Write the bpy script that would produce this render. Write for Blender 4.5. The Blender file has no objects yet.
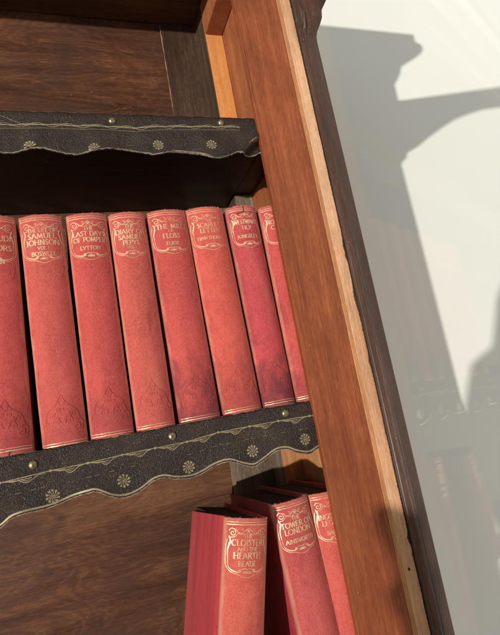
import bpy, bmesh, math, random
from mathutils import Vector, Matrix, noise
R = math.radians
scene = bpy.context.scene
C = scene.collection
rnd = random.Random(7)

# ------------------------------------------------------------------ camera
# metres; origin = front top edge of the middle shelf, +X right, +Y into the case, +Z up
F_PX = 515.0
Xc = Vector((1430, 153, -515)).normalized()
Zc = Vector((-460, 2562, -515)); Zc = (Zc - Xc * Xc.dot(Zc)).normalized()
Yc = Zc.cross(Xc)
cam_d = bpy.data.cameras.new('camera'); cam = bpy.data.objects.new('camera', cam_d); C.objects.link(cam)
cam.matrix_world = Matrix(((Xc.x, Xc.y, Xc.z, 0), (Yc.x, Yc.y, Yc.z, -0.37), (Zc.x, Zc.y, Zc.z, 0), (0, 0, 0, 1)))
cam_d.sensor_fit = 'VERTICAL'; cam_d.sensor_height = 24; cam_d.sensor_width = 24
cam_d.lens = F_PX / 635 * 24
cam_d.clip_start = 0.01; cam_d.clip_end = 100
scene.camera = cam

# ------------------------------------------------------------------ light
world = bpy.data.worlds.new('World'); scene.world = world; world.use_nodes = True
bg = world.node_tree.nodes['Background']
bg.inputs[0].default_value = (1.0, 0.95, 0.85, 1); bg.inputs[1].default_value = 0.54
RISE = 0.105
KAZ = 1.03
sun_dir = Vector((KAZ, 1.0, RISE * 1.414)).normalized()
def lamp(name, kind, loc, target, energy, col):
    d = bpy.data.lights.new(name, kind); d.energy = energy; d.color = col
    o = bpy.data.objects.new(name, d); C.objects.link(o); o.location = loc
    o.rotation_euler = (Vector(target) - Vector(loc)).to_track_quat('-Z', 'Y').to_euler()
    return o
tgt = Vector((0.2, 0.0, 0.15))
key = lamp('low_window_light', 'SPOT', tgt - sun_dir * 40.0, tgt, 73000, (1.0, 0.93, 0.83))
key.data.shadow_soft_size = 0.30; key.data.spot_size = R(4); key.data.spot_blend = 0.2
fill = lamp('window_fill', 'AREA', (-1.6, -2.2, 1.2), (0.1, 0, 0.1), 6, (1.0, 0.97, 0.93))
fill.data.shape = 'RECTANGLE'; fill.data.size = 1.6; fill.data.size_y = 1.6
scene.view_settings.view_transform = 'Standard'; scene.view_settings.look = 'None'
scene.view_settings.exposure = 0.0; scene.view_settings.gamma = 1.0
scene.cycles.max_bounces = 8; scene.cycles.transparent_max_bounces = 12

# ------------------------------------------------------------------ helpers
def tag(o, label=None, cat=None, group=None, kind=None):
    if label: o['label'] = label
    if cat: o['category'] = cat
    if group: o['group'] = group
    if kind: o['kind'] = kind
    return o
def empty(name, loc=(0, 0, 0)):
    o = bpy.data.objects.new(name, None); o.empty_display_size = 0.02; C.objects.link(o); o.location = loc
    return o
class MB:
    def __init__(self): self.v = []; self.f = []
    def add(self, vs, fs):
        n = len(self.v); self.v += [tuple(p) for p in vs]; self.f += [tuple(i + n for i in f) for f in fs]
    def box(self, a, b):
        x0, y0, z0 = a; x1, y1, z1 = b
        self.add([(x0,y0,z0),(x1,y0,z0),(x1,y1,z0),(x0,y1,z0),(x0,y0,z1),(x1,y0,z1),(x1,y1,z1),(x0,y1,z1)],
                 [(0,3,2,1),(4,5,6,7),(0,1,5,4),(1,2,6,5),(2,3,7,6),(3,0,4,7)])
    def prism(self, poly, fn0, fn1):
        n = len(poly)
        self.add([fn0(*p) for p in poly] + [fn1(*p) for p in poly],
                 [tuple(range(n)), tuple(range(2*n-1, n-1, -1))] + [(i, i+n, (i+1) % n + n, (i+1) % n) for i in range(n)])
    def build(self, name, mat, parent=None, smooth=False, bevel=0, seg=2, fix=True):
        me = bpy.data.meshes.new(name); me.from_pydata(self.v, [], self.f); me.update()
        if fix:
            bm = bmesh.new(); bm.from_mesh(me); bmesh.ops.recalc_face_normals(bm, faces=bm.faces)
            bm.to_mesh(me); bm.free()
        o = bpy.data.objects.new(name, me); C.objects.link(o)
        if mat: me.materials.append(mat)
        if smooth:
            for p in me.polygons: p.use_smooth = True
        if bevel:
            m = o.modifiers.new('bevel', 'BEVEL'); m.width = bevel; m.segments = seg; m.limit_method = 'ANGLE'; m.angle_limit = R(40)
        if parent: o.parent = parent
        return o
def smooth_path(pts, n=6, closed=False):
    out = []; N = len(pts)
    if N < 3: return list(pts)
    rng = range(N) if closed else range(N - 1)
    for i in rng:
        g = (lambda k: pts[k % N]) if closed else (lambda k: pts[max(0, min(N - 1, k))])
        p0, p1, p2, p3 = g(i-1), g(i), g(i+1), g(i+2)
        for j in range(n):
            t = j / n
            out.append(tuple(0.5 * ((2*p1[k]) + (-p0[k]+p2[k])*t + (2*p0[k]-5*p1[k]+4*p2[k]-p3[k])*t*t + (-p0[k]+3*p1[k]-3*p2[k]+p3[k])*t**3) for k in (0, 1)))
    if not closed: out.append(tuple(pts[-1]))
    return out
def ribbon(mb, pts, w, fmap, h=0.00012, crown=0.0, calli=None):
    """a thin band laid on a surface; fmap(u, v, lift) -> 3D"""
    n = len(pts)
    if n < 2: return
    L_, M_, R_ = [], [], []
    for i in range(n):
        a = pts[max(0, i-1)]; b = pts[min(n-1, i+1)]
        dx, dy = b[0]-a[0], b[1]-a[1]; l = math.hypot(dx, dy) or 1e-9
        nx, ny = -dy/l, dx/l
        ww = w(i/(n-1)) if callable(w) else w
        if calli: ww *= calli + (1-calli) * abs(dy/l)
        u, v = pts[i]
        L_.append(fmap(u+nx*ww/2, v+ny*ww/2, h)); R_.append(fmap(u-nx*ww/2, v-ny*ww/2, h))
        if crown: M_.append(fmap(u, v, h+crown))
    vs = []; fs = []
    if crown:
        for i in range(n): vs += [L_[i], M_[i], R_[i]]
        for i in range(n-1): fs += [(3*i, 3*i+1, 3*i+4, 3*i+3), (3*i+1, 3*i+2, 3*i+5, 3*i+4)]
    else:
        for i in range(n): vs += [L_[i], R_[i]]
        fs = [(2*i, 2*i+1, 2*i+3, 2*i+2) for i in range(n-1)]
    mb.add(vs, fs)
def blob(mb, u, v, ru, rv, fmap, h=0.00014, ang=0.0, n=10, crown=0.0):
    vs = [fmap(u, v, h + crown)]
    for k in range(n):
        a = 2*math.pi*k/n; x = ru*math.cos(a); y = rv*math.sin(a)
        vs.append(fmap(u + x*math.cos(ang) - y*math.sin(ang), v + x*math.sin(ang) + y*math.cos(ang), h))
    mb.add(vs, [(0, 1+k, 1+(k+1) % n) for k in range(n)])
def interp(pts, x):
    if x <= pts[0][0]: return pts[0][1]
    for (x0, y0), (x1, y1) in zip(pts, pts[1:]):
        if x <= x1: return y0 + (y1-y0)*(x-x0)/(x1-x0)
    return pts[-1][1]

# ------------------------------------------------------------------ materials
class NT:
    def __init__(self, name):
        self.m = bpy.data.materials.new(name); self.m.use_nodes = True
        self.t = self.m.node_tree; self.n = self.t.nodes; self.l = self.t.links
        self.p = self.n['Principled BSDF']
        self.tc = self.n.new('ShaderNodeTexCoord')
    def mapping(self, scale=(1,1,1), rot=(0,0,0), loc=(0,0,0), src=None):
        m = self.n.new('ShaderNodeMapping'); m.inputs['Scale'].default_value = scale; m.inputs['Rotation'].default_value = rot
        m.inputs['Location'].default_value = loc
        self.l.new(src or self.tc.outputs['Object'], m.inputs['Vector']); return m.outputs[0]
    def noise(self, vec, scale, detail=4, rough=0.55, dist=0.0, out='Fac'):
        x = self.n.new('ShaderNodeTexNoise'); x.inputs['Scale'].default_value = scale; x.inputs['Detail'].default_value = detail
        x.inputs['Roughness'].default_value = rough; x.inputs['Distortion'].default_value = dist
        self.l.new(vec, x.inputs['Vector']); return x.outputs[out]
    def voro(self, vec, scale, out='Distance', feature='F1'):
        x = self.n.new('ShaderNodeTexVoronoi'); x.feature = feature; x.inputs['Scale'].default_value = scale
        self.l.new(vec, x.inputs['Vector']); return x.outputs[out]
    def wave(self, vec, scale, dist, detail=3, dscale=1.0, kind='BANDS', direction='X'):
        x = self.n.new('ShaderNodeTexWave'); x.wave_type = kind
        if kind == 'BANDS': x.bands_direction = direction
        x.inputs['Scale'].default_value = scale; x.inputs['Distortion'].default_value = dist
        x.inputs['Detail'].default_value = detail; x.inputs['Detail Scale'].default_value = dscale
        self.l.new(vec, x.inputs['Vector']); return x.outputs['Fac']
    def ramp(self, fac, stops):
        x = self.n.new('ShaderNodeValToRGB'); e = x.color_ramp.elements
        while len(e) < len(stops): e.new(0.5)
        for k, (p, c) in enumerate(stops):
            e[k].position = p; e[k].color = (c, c, c, 1) if not isinstance(c, tuple) else (*c, 1)
        self.l.new(fac, x.inputs[0]); return x.outputs[0]
    def mix(self, fac, a, b, mode='MIX'):
        x = self.n.new('ShaderNodeMix'); x.data_type = 'RGBA'; x.blend_type = mode
        for k, v in ((0, fac), (6, a), (7, b)):
            if isinstance(v, (int, float)): x.inputs[k].default_value = v
            elif isinstance(v, tuple): x.inputs[k].default_value = (*v, 1)
            else: self.l.new(v, x.inputs[k])
        return x.outputs[2]
    def math(self, op, a, b=0.0):
        x = self.n.new('ShaderNodeMath'); x.operation = op
        for k, v in ((0, a), (1, b)):
            if isinstance(v, (int, float)): x.inputs[k].default_value = v
            else: self.l.new(v, x.inputs[k])
        return x.outputs[0]
    def bump(self, height, strength, dist=0.001, normal=None):
        x = self.n.new('ShaderNodeBump'); x.inputs['Strength'].default_value = strength; x.inputs['Distance'].default_value = dist
        self.l.new(height, x.inputs['Height'])
        if normal: self.l.new(normal, x.inputs['Normal'])
        return x.outputs[0]
    def set(self, **k):
        names = dict(color='Base Color', rough='Roughness', metal='Metallic', normal='Normal', spec='Specular IOR Level', coat='Coat Weight', coat_rough='Coat Roughness', sheen='Sheen Weight')
        for a, v in k.items():
            i = self.p.inputs[names[a]]
            if isinstance(v, (int, float)): i.default_value = v
            elif isinstance(v, tuple): i.default_value = (*v, 1)
            else: self.l.new(v, i)
        return self.m

def wood(name, dark, mid, light, axis='Z', rough=0.5, grain=1.0, figure=0.0, dirt=0.4, scratches=True, coat=0.0, seed=0.0, speck=0.0, fleckamt=1.0, dirtcol=(0.02, 0.014, 0.01)):
    t = NT(name)
    al, ac = 3.2, 110.0
    sc = {'X': (al, ac, ac), 'Y': (ac, al, ac), 'Z': (ac, ac, al)}[axis]
    v = t.mapping(sc, loc=(seed, seed*1.7, seed*0.3))
    big = {'X': (2.2, 16, 16), 'Y': (16, 2.2, 16), 'Z': (16, 16, 2.2)}[axis]
    vb = t.mapping(big, loc=(seed*2, seed, seed))
    fine = t.noise(t.mapping(tuple(s*7 for s in sc), loc=(seed, 0, 0)), 1.0, 3, 0.7)
    med = t.noise(v, 1.0, 6, 0.62, 0.35)
    bigf = t.noise(vb, 1.0, 5, 0.6, 0.8)
    f = t.math('ADD', t.math('MULTIPLY', med, 0.5*grain), t.math('MULTIPLY', bigf, 1.0 - 0.5*grain))
    f = t.math('ADD', f, t.math('MULTIPLY', t.math('SUBTRACT', fine, 0.5), 0.42*grain))
    pore = t.ramp(t.noise(t.mapping({'X': (60, 1400, 1400), 'Y': (1400, 60, 1400), 'Z': (1400, 1400, 60)}[axis]), 1.0, 2, 0.5), [(0.30, 1.0), (0.42, 0.0)])
    f = t.math('SUBTRACT', f, t.math('MULTIPLY', pore, 0.13*grain))
    fs_ = {'X': (170, 950, 950), 'Y': (950, 170, 950), 'Z': (950, 950, 170)}[axis]
    fleck = t.noise(t.mapping(fs_, loc=(seed, 1, seed)), 1.0, 3, 0.75)
    f = t.math('ADD', f, t.math('MULTIPLY', t.math('SUBTRACT', fleck, 0.5), 0.42*fleckamt))
    col = t.ramp(f, [(0.30, dark), (0.5, mid), (0.70, light)])
    if figure:                                            # flowing cathedral figure with pale contour lines
        ws = {'X': (9, 9, 26), 'Y': (9, 9, 26), 'Z': (26, 26, 9)}[axis]
        w = t.noise(t.mapping(ws, rot=(0, 0.22, 0), loc=(seed, 3.1, seed)), 0.9, 3, 0.5, 1.3)
        rings = t.math('ABSOLUTE', t.math('SUBTRACT', t.math('MULTIPLY', t.math('FRACT', t.math('MULTIPLY', w, 9.0)), 2.0), 1.0))
        line = t.ramp(rings, [(0.0, 1.0), (0.10, 0.35), (0.35, 0.0), (1.0, 0.0)])
        brk = t.ramp(t.noise(t.mapping((30, 30, 60)), 1.0, 4, 0.7), [(0.42, 0.0), (0.62, 1.0)])
        col = t.mix(t.math('MULTIPLY', t.math('MULTIPLY', line, brk), figure), col, light)
        col = t.mix(t.math('MULTIPLY', t.ramp(rings, [(0.35, 0.0), (1.0, 1.0)]), figure*0.6), col, dark)
    d = t.ramp(t.noise(t.mapping((14, 14, 14), loc=(seed+4, 0, 0)), 1.0, 7, 0.68, 0.4), [(0.42, 0.0), (0.68, 1.0)])
    col = t.mix(t.math('MULTIPLY', d, dirt), col, dirtcol)
    if scratches:
        s1 = {'X': (34, 700, 700), 'Y': (700, 34, 700), 'Z': (700, 700, 34)}[axis]
        s = t.ramp(t.noise(t.mapping(s1, rot=(0.05, 0.12, 0.04), loc=(seed, 9, 2)), 1.0, 2, 0.5), [(0.70, 0.0), (0.76, 1.0)])
        col = t.mix(t.math('MULTIPLY', s, 0.28), col, tuple(min(1, c*1.5+0.02) for c in light))
    if speck:
        s = t.ramp(t.math('ADD', t.voro(t.mapping((1, 1, 1), loc=(seed, seed, 1)), 90.0), t.math('MULTIPLY', t.noise(t.mapping((900, 900, 900)), 1.0, 3, 0.7), 0.10)), [(0.075, 1.0), (0.105, 0.0)])
        m = t.ramp(t.noise(t.mapping((40, 40, 40)), 1.0, 2), [(0.5, 0.0), (0.6, 1.0)])
        col = t.mix(t.math('MULTIPLY', t.math('MULTIPLY', s, m), speck), col, (0.45, 0.4, 0.34))
    h = t.math('ADD', t.math('MULTIPLY', fine, 0.6), med)
    n = t.bump(h, 0.35, 0.0006)
    rr = t.ramp(bigf, [(0.3, rough-0.08), (0.7, min(1, rough+0.12))])
    return t.set(color=col, rough=rr, normal=n, coat=coat, coat_rough=0.25, spec=0.3)

def cloth(name, base, seed, hw=None, h=None, soil=0.4, stripes=0.0):
    t = NT(name)
    weave1 = t.wave(t.mapping((1, 1, 1)), 640.0, 0.6, 1, 3.0, 'BANDS', 'X')
    weave2 = t.wave(t.mapping((1, 1, 1)), 560.0, 0.6, 1, 3.0, 'BANDS', 'Z')
    weave = t.math('ADD', weave1, weave2)
    mott = t.noise(t.mapping((60, 60, 22), loc=(seed, seed, seed)), 1.0, 6, 0.65)
    fine = t.noise(t.mapping((1150, 1150, 800), loc=(seed, 0, 0)), 1.0, 4, 0.8)
    c = t.mix(t.ramp(mott, [(0.3, 0.0), (0.72, 1.0)]), (base[0]*0.80, base[1]*0.62, base[2]*0.60), (min(1, base[0]*1.22), base[1]*1.22, base[2]*1.18))
    c = t.mix(t.math('MULTIPLY', t.ramp(fine, [(0.40, 0.0), (0.60, 1.0)]), 0.60), c, tuple(min(1, x*1.22+0.05) for x in base))
    mid = t.noise(t.mapping((260, 260, 190), loc=(seed, 4, 0)), 1.0, 4, 0.75)
    c = t.mix(t.math('MULTIPLY', t.ramp(mid, [(0.36, 1.0), (0.56, 0.0)]), 0.20), c, (base[0]*0.58, base[1]*0.36, base[2]*0.38))
    # rubbed pale patches and dark handling marks
    rub = t.ramp(t.noise(t.mapping((45, 45, 16), loc=(seed*3, 1, seed)), 1.0, 5, 0.7, 0.6), [(0.55, 0.0), (0.74, 1.0)])
    c = t.mix(t.math('MULTIPLY', rub, 0.22), c, (0.62, 0.21, 0.145))
    dk = t.ramp(t.noise(t.mapping((70, 70, 24), loc=(seed*5, 2, seed+7)), 1.0, 5, 0.65, 0.5), [(0.60, 0.0), (0.78, 1.0)])
    c = t.mix(t.math('MULTIPLY', dk, 0.5), c, (0.12, 0.015, 0.02))
    if stripes:
        st = t.ramp(t.noise(t.mapping((10, 48, 2.0), loc=(seed, seed, 0)), 1.0, 4, 0.6), [(0.40, 0.0), (0.52, 1.0), (0.6, 0.35)])
        c = t.mix(t.math('MULTIPLY', st, stripes), c, (base[0]*0.62, base[1]*0.35, base[2]*0.75))
    if hw:
        sx = t.n.new('ShaderNodeSeparateXYZ'); t.l.new(t.tc.outputs['Object'], sx.inputs[0])
        ax = t.math('DIVIDE', t.math('ABSOLUTE', sx.outputs['X']), hw)
        nz2 = t.noise(t.mapping((300, 300, 60), loc=(seed, 5, 0)), 1.0, 4, 0.7)
        e = t.ramp(t.math('ADD', ax, t.math('MULTIPLY', t.math('SUBTRACT', nz2, 0.5), 0.30)), [(0.86, 0.0), (0.97, 1.0)])
        c = t.mix(t.math('MULTIPLY', e, 0.50), c, (0.66, 0.33, 0.22))
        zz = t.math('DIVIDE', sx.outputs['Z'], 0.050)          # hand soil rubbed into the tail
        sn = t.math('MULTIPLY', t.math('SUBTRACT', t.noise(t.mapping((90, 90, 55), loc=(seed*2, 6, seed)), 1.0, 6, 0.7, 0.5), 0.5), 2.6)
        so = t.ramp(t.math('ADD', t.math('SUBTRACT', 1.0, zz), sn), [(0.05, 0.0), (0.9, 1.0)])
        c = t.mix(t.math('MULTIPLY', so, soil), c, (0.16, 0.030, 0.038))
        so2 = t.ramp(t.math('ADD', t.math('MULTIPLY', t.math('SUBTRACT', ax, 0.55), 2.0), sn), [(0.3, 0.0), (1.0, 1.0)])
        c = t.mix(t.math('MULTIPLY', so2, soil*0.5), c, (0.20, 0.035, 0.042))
        zt_ = t.math('ABSOLUTE', t.math('SUBTRACT', t.math('DIVIDE', sx.outputs['Z'], h*0.5), 1.0))
        e2 = t.ramp(t.math('ADD', zt_, t.math('MULTIPLY', t.math('SUBTRACT', t.noise(t.mapping((260, 260, 260), loc=(seed, 8, 0)), 1.0, 5, 0.7), 0.5), 0.07)), [(0.965, 0.0), (0.995, 1.0)])
        c = t.mix(t.math('MULTIPLY', e2, 0.55), c, (0.40, 0.16, 0.12))
    h = t.math('ADD', t.math('MULTIPLY', weave, 0.35), t.math('MULTIPLY', fine, 0.8))
    h = t.math('ADD', h, t.math('MULTIPLY', mid, 0.8))
    n = t.bump(h, 0.75, 0.00026)
    return t.set(color=c, rough=0.68, normal=n, sheen=0.05, spec=0.25)

def gilt(name, wear_to, seed=0.0, wear=0.5, gold=(0.76, 0.50, 0.26), rub=0.0):
    t = NT(name)
    w = t.ramp(t.noise(t.mapping((420, 420, 420), loc=(seed, 0, 0)), 1.0, 4, 0.7), [(wear-0.06, 0.0), (wear+0.12, 1.0)])
    w2 = t.ramp(t.noise(t.mapping((90, 90, 90), loc=(seed, 3, 0)), 1.0, 3, 0.6), [(0.42, 0.15), (0.60, 1.0)])
    k = t.math('MULTIPLY', t.math('MULTIPLY', w, w2), 0.74)
    if rub:
        sx = t.n.new('ShaderNodeSeparateXYZ'); t.l.new(t.tc.outputs['Object'], sx.inputs[0])
        e = t.ramp(t.math('ADD', t.math('MULTIPLY', sx.outputs['X'], 60.0), t.math('MULTIPLY', t.noise(t.mapping((200, 200, 200)), 1.0, 4, 0.7), 0.9)), [(0.45, 0.0), (1.05, 1.0)])
        k = t.math('MAXIMUM', k, t.math('MULTIPLY', e, rub))
    return t.set(color=t.mix(k, gold, wear_to), rough=0.42, metal=t.math('SUBTRACT', 0.35, t.math('MULTIPLY', k, 0.35)))

M = {}
M['stile'] = wood('stile_wood', (0.15, 0.034, 0.013), (0.26, 0.066, 0.024), (0.38, 0.120, 0.046), 'Z', 0.60, 0.95, 0.0, 0.6, seed=3.3, coat=0.0, speck=0.4, dirtcol=(0.12, 0.036, 0.014))
M['raw'] = wood('bare_pale_wood', (0.40, 0.19, 0.10), (0.60, 0.33, 0.185), (0.76, 0.50, 0.32), 'Z', 0.65, 1.1, 0, 0.4, seed=8.1, dirtcol=(0.22, 0.12, 0.07))
M['orange'] = wood('orange_inner_wood', (0.46, 0.165, 0.045), (0.66, 0.27, 0.085), (0.82, 0.40, 0.15), 'Z', 0.55, 0.8, 0, 0.12, seed=5.5, dirtcol=(0.2, 0.08, 0.03))
M['red'] = wood('red_brown_inner_wood', (0.20, 0.060, 0.025), (0.33, 0.105, 0.042), (0.46, 0.18, 0.08), 'Z', 0.5, 0.8, 0, 0.3, seed=1.5)
M['panel'] = wood('back_panel_wood', (0.042, 0.016, 0.009), (0.120, 0.048, 0.025), (0.25, 0.110, 0.055), 'X', 0.45, 0.75, 0.55, 0.65, seed=2.2, speck=0.9, dirtcol=(0.045, 0.030, 0.024))
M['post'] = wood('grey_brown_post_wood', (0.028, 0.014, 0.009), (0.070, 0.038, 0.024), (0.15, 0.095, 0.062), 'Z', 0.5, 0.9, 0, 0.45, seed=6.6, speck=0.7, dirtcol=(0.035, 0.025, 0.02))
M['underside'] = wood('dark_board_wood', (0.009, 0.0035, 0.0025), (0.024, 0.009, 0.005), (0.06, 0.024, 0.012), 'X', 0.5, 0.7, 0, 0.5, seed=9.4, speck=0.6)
M['door'] = wood('dark_door_wood', (0.026, 0.014, 0.011), (0.062, 0.037, 0.029), (0.13, 0.085, 0.07), 'Z', 0.38, 1.0, 0, 0.35, seed=4.7, speck=0.7, coat=0.3, dirtcol=(0.03, 0.018, 0.015))
M['strip'] = wood('worn_orange_edge_wood', (0.30, 0.12, 0.045), (0.46, 0.21, 0.085), (0.62, 0.33, 0.16), 'Z', 0.6, 1.0, 0, 0.35, seed=15.1, dirtcol=(0.20, 0.10, 0.06))
t = NT('dark_leather')
pv = t.mapping((1, 1, 1))
dv = t.n.new('ShaderNodeVectorMath'); dv.operation = 'ADD'
nz = t.noise(pv, 500, 2, 0.5, 0, 'Color'); sc_ = t.n.new('ShaderNodeVectorMath'); sc_.operation = 'SCALE'; sc_.inputs['Scale'].default_value = 0.0011
t.l.new(nz, sc_.inputs[0]); t.l.new(pv, dv.inputs[0]); t.l.new(sc_.outputs[0], dv.inputs[1])
peb = t.math('ADD', t.voro(dv.outputs[0], 1350.0), t.math('MULTIPLY', t.noise(pv, 260, 4, 0.6), 1.2))
lc = t.mix(t.ramp(t.noise(pv, 45, 6, 0.65), [(0.35, 0.0), (0.7, 1.0)]), (0.011, 0.0055, 0.0035), (0.034, 0.0195, 0.012))
lc = t.mix(t.math('MULTIPLY', t.ramp(t.noise(t.mapping((160, 160, 700)), 1.0, 3, 0.6), [(0.66, 0.0), (0.74, 1.0)]), 0.35), lc, (0.22, 0.19, 0.16))
M['leather'] = t.set(color=lc, rough=t.ramp(t.noise(pv, 120, 4), [(0.35, 0.36), (0.7, 0.6)]), normal=t.bump(peb, 0.9, 0.0006), spec=0.42)
t = NT('frayed_leather_edge')
M['fray'] = t.set(color=t.ramp(t.noise(t.mapping((300, 300, 300)), 1.0, 4, 0.7), [(0.35, (0.07, 0.045, 0.03)), (0.6, (0.30, 0.25, 0.19))]), rough=0.85)
t = NT('frayed_book_cloth')
M['pink_fray'] = t.set(color=t.ramp(t.noise(t.mapping((700, 700, 700)), 1.0, 3, 0.7), [(0.4, (0.30, 0.05, 0.04)), (0.6, (0.62, 0.27, 0.20))]), rough=0.9)
M['gold_leather'] = gilt('worn_gold_on_leather', (0.07, 0.052, 0.038), 2.0, 0.50, (0.36, 0.29, 0.175))
t = NT('aged_brass')
M['brass'] = t.set(color=t.ramp(t.noise(t.mapping((500, 500, 500)), 1.0, 4), [(0.35, (0.16, 0.12, 0.06)), (0.65, (0.42, 0.36, 0.22))]), rough=0.33, metal=0.9)
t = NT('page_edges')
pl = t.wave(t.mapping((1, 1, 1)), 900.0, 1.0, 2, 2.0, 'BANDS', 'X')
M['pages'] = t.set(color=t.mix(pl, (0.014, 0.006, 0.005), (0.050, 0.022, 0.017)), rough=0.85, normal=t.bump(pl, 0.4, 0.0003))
t = NT('painted_wall')
wn = t.noise(t.mapping((1, 1, 1)), 9.0, 5, 0.6)
M['wall'] = t.set(color=t.mix(wn, (0.775, 0.80, 0.785), (0.81, 0.835, 0.82)), rough=0.75, normal=t.bump(t.noise(t.mapping((1,1,1)), 180, 4), 0.12, 0.0006))
t = NT('window_glass')
t.n.remove(t.p)
tr = t.n.new('ShaderNodeBsdfTransparent'); tr.inputs[0].default_value = (0.995, 0.998, 0.995, 1)
gl = t.n.new('ShaderNodeBsdfGlossy'); gl.inputs['Roughness'].default_value = 0.012
geo = t.n.new('ShaderNodeNewGeometry'); dt = t.n.new('ShaderNodeVectorMath'); dt.operation = 'DOT_PRODUCT'
t.l.new(geo.outputs['Normal'], dt.inputs[0]); t.l.new(geo.outputs['Incoming'], dt.inputs[1])
cosv = t.math('ABSOLUTE', dt.outputs['Value'])
schlick = t.math('ADD', 0.052, t.math('MULTIPLY', 0.948, t.math('POWER', t.math('SUBTRACT', 1.0, cosv), 5.0)))
t.l.new(t.bump(t.noise(t.mapping((1, 1, 1)), 14, 1), 0.10, 0.0006), gl.inputs['Normal'])
mx = t.n.new('ShaderNodeMixShader'); t.l.new(schlick, mx.inputs[0]); t.l.new(tr.outputs[0], mx.inputs[1]); t.l.new(gl.outputs[0], mx.inputs[2])
t.l.new(mx.outputs[0], t.n['Material Output'].inputs[0]); M['glass'] = t.m
t = NT('hole_dark'); M['hole'] = t.set(color=(0.01, 0.006, 0.004), rough=0.9)

# ------------------------------------------------------------------ the wall
mb = MB(); mb.box((-3, 0.30, -2.0), (4, 0.36, 2.4))
tag(mb.build('wall', M['wall']), kind='structure')

# ------------------------------------------------------------------ the bookcase
XL, XS, YB = -0.80, 0.205, 0.1466
XP, YF = 0.1845, 0.1137          # rear corner post: its inner side and its front
case = empty('bookcase', (XL, -0.02, -0.42))
tag(case, 'dark wooden bookcase with red-brown front stile, leather-edged shelves and an opened glass door', 'bookcase')
off = Vector((XL, -0.02, -0.42))
def cpart(mb, name, mat, **k):
    o = mb.build(name, mat, None, **k); o.parent = case; o.matrix_parent_inverse = Matrix.Translation(-off); return o

def plank(x0, x1, y0, y1, z0, z1, jag=0.0004, side='both', n=60, seed=0.0, dents=()):
    """upright board whose long edges wander a little"""
    mb = MB(); vs = []; fs = []
    for i in range(n+1):
        z = z0 + (z1-z0)*i/n
        a = jag*(noise.noise(Vector((seed, z*60, 0)))*0.5 + noise.noise(Vector((seed, z*700, 3)))*0.7)
        b = jag*(noise.noise(Vector((seed+5, z*60, 0)))*0.5 + noise.noise(Vector((seed+5, z*700, 3)))*0.7 - 2.2*max(0, noise.noise(Vector((seed+8, z*240, 1)))-0.28))
        for (zc, dz, amt) in dents:
            b -= amt*math.exp(-((z-zc)/dz)**2)
        if side == 'left': b = 0
        if side == 'right': a = 0
        vs += [(x0+a, y0, z), (x1+b, y0, z), (x1+b, y1, z), (x0+a, y1, z)]
    for i in range(n):
        for k in range(4):
            fs.append((4*i+k, 4*i+(k+1) % 4, 4*i+4+(k+1) % 4, 4*i+4+k))
    fs += [(0, 1, 2, 3), (4*n, 4*n+1, 4*n+2, 4*n+3)]
    mb.add(vs, fs); return mb

cpart(plank(0.1712, 0.2142, -0.0060, 0.0, -0.42, 0.56, 0.0004, 'right', 200, 1.0), 'front_stile', M['stile'], bevel=0.0006)
cpart(plank(0.2143, 0.2184, -0.0062, 0.0, -0.42, 0.56, 0.0005, 'right', 600, 9.0), 'edge_strip', M['strip'], bevel=0.0005)
cpart(plank(0.2180, 0.2284, -0.0064, 0.03, -0.42, 0.56, 0.0007, 'right', 900, 2.0, [(0.085, 0.010, 0.0014), (-0.107, 0.004, 0.0014), (0.13, 0.006, 0.001), (0.03, 0.004, 0.0009), (0.12, 0.003, 0.001)]), 'edge_strip', M['raw'], bevel=0.0005)
mb = MB(); mb.box((0.2150, -0.0060, -0.42), (0.2292, 0.02, 0.56)); cpart(mb, 'edge_strip', M['door'])
mb = MB(); blob(mb, 0.2222, -0.1275, 0.0009, 0.0013, lambda u, v, h: (u, -0.0064-h, v), 0.0003, 0.3)
cpart(mb, 'nail_hole', M['hole'])
mb = MB(); mb.box((XS, 0.0005, -0.42), (0.2286, YB+0.02, 0.56)); cpart(mb, 'side_panel', M['red'])
M['pale_post'] = wood('pale_grey_post_wood', (0.075, 0.050, 0.034), (0.18, 0.132, 0.092), (0.34, 0.27, 0.20), 'Z', 0.65, 1.0, 0, 0.3, seed=12.6, speck=0.7, dirtcol=(0.05, 0.035, 0.028))  # paler and greyer than the other post wood
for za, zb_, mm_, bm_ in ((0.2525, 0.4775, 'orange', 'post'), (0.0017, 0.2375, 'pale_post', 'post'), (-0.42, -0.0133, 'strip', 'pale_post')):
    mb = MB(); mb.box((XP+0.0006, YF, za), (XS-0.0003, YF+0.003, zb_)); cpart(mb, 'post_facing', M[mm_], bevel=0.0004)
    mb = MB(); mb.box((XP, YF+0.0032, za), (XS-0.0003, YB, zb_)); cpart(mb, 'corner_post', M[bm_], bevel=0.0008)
mb = MB(); mb.box((XS-0.0012, 0.0006, -0.42), (XS-0.0002, YF-0.0003, -0.0140)); cpart(mb, 'side_lining', M['strip'])
mb = MB(); mb.box((XP-0.0004, 0.040, 0.4386), (XS-0.0002, YF-0.0003, 0.4778))
cpart(mb, 'corner_block', M['red'], bevel=0.0012)
# back: wide panel and a stile beside the corner, a few mm proud
mb = MB(); mb.box((XL, YB+0.003, -0.42), (0.148, YB+0.012, 0.50)); cpart(mb, 'back_panel', M['panel'])
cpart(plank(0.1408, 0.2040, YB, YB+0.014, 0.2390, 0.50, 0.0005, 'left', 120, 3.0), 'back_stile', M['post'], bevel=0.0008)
cpart(plank(0.1408, 0.2040, YB, YB+0.014, -0.42, 0.2385, 0.0005, 'left', 200, 7.0), 'back_stile', M['pale_post'], bevel=0.0008)
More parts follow.
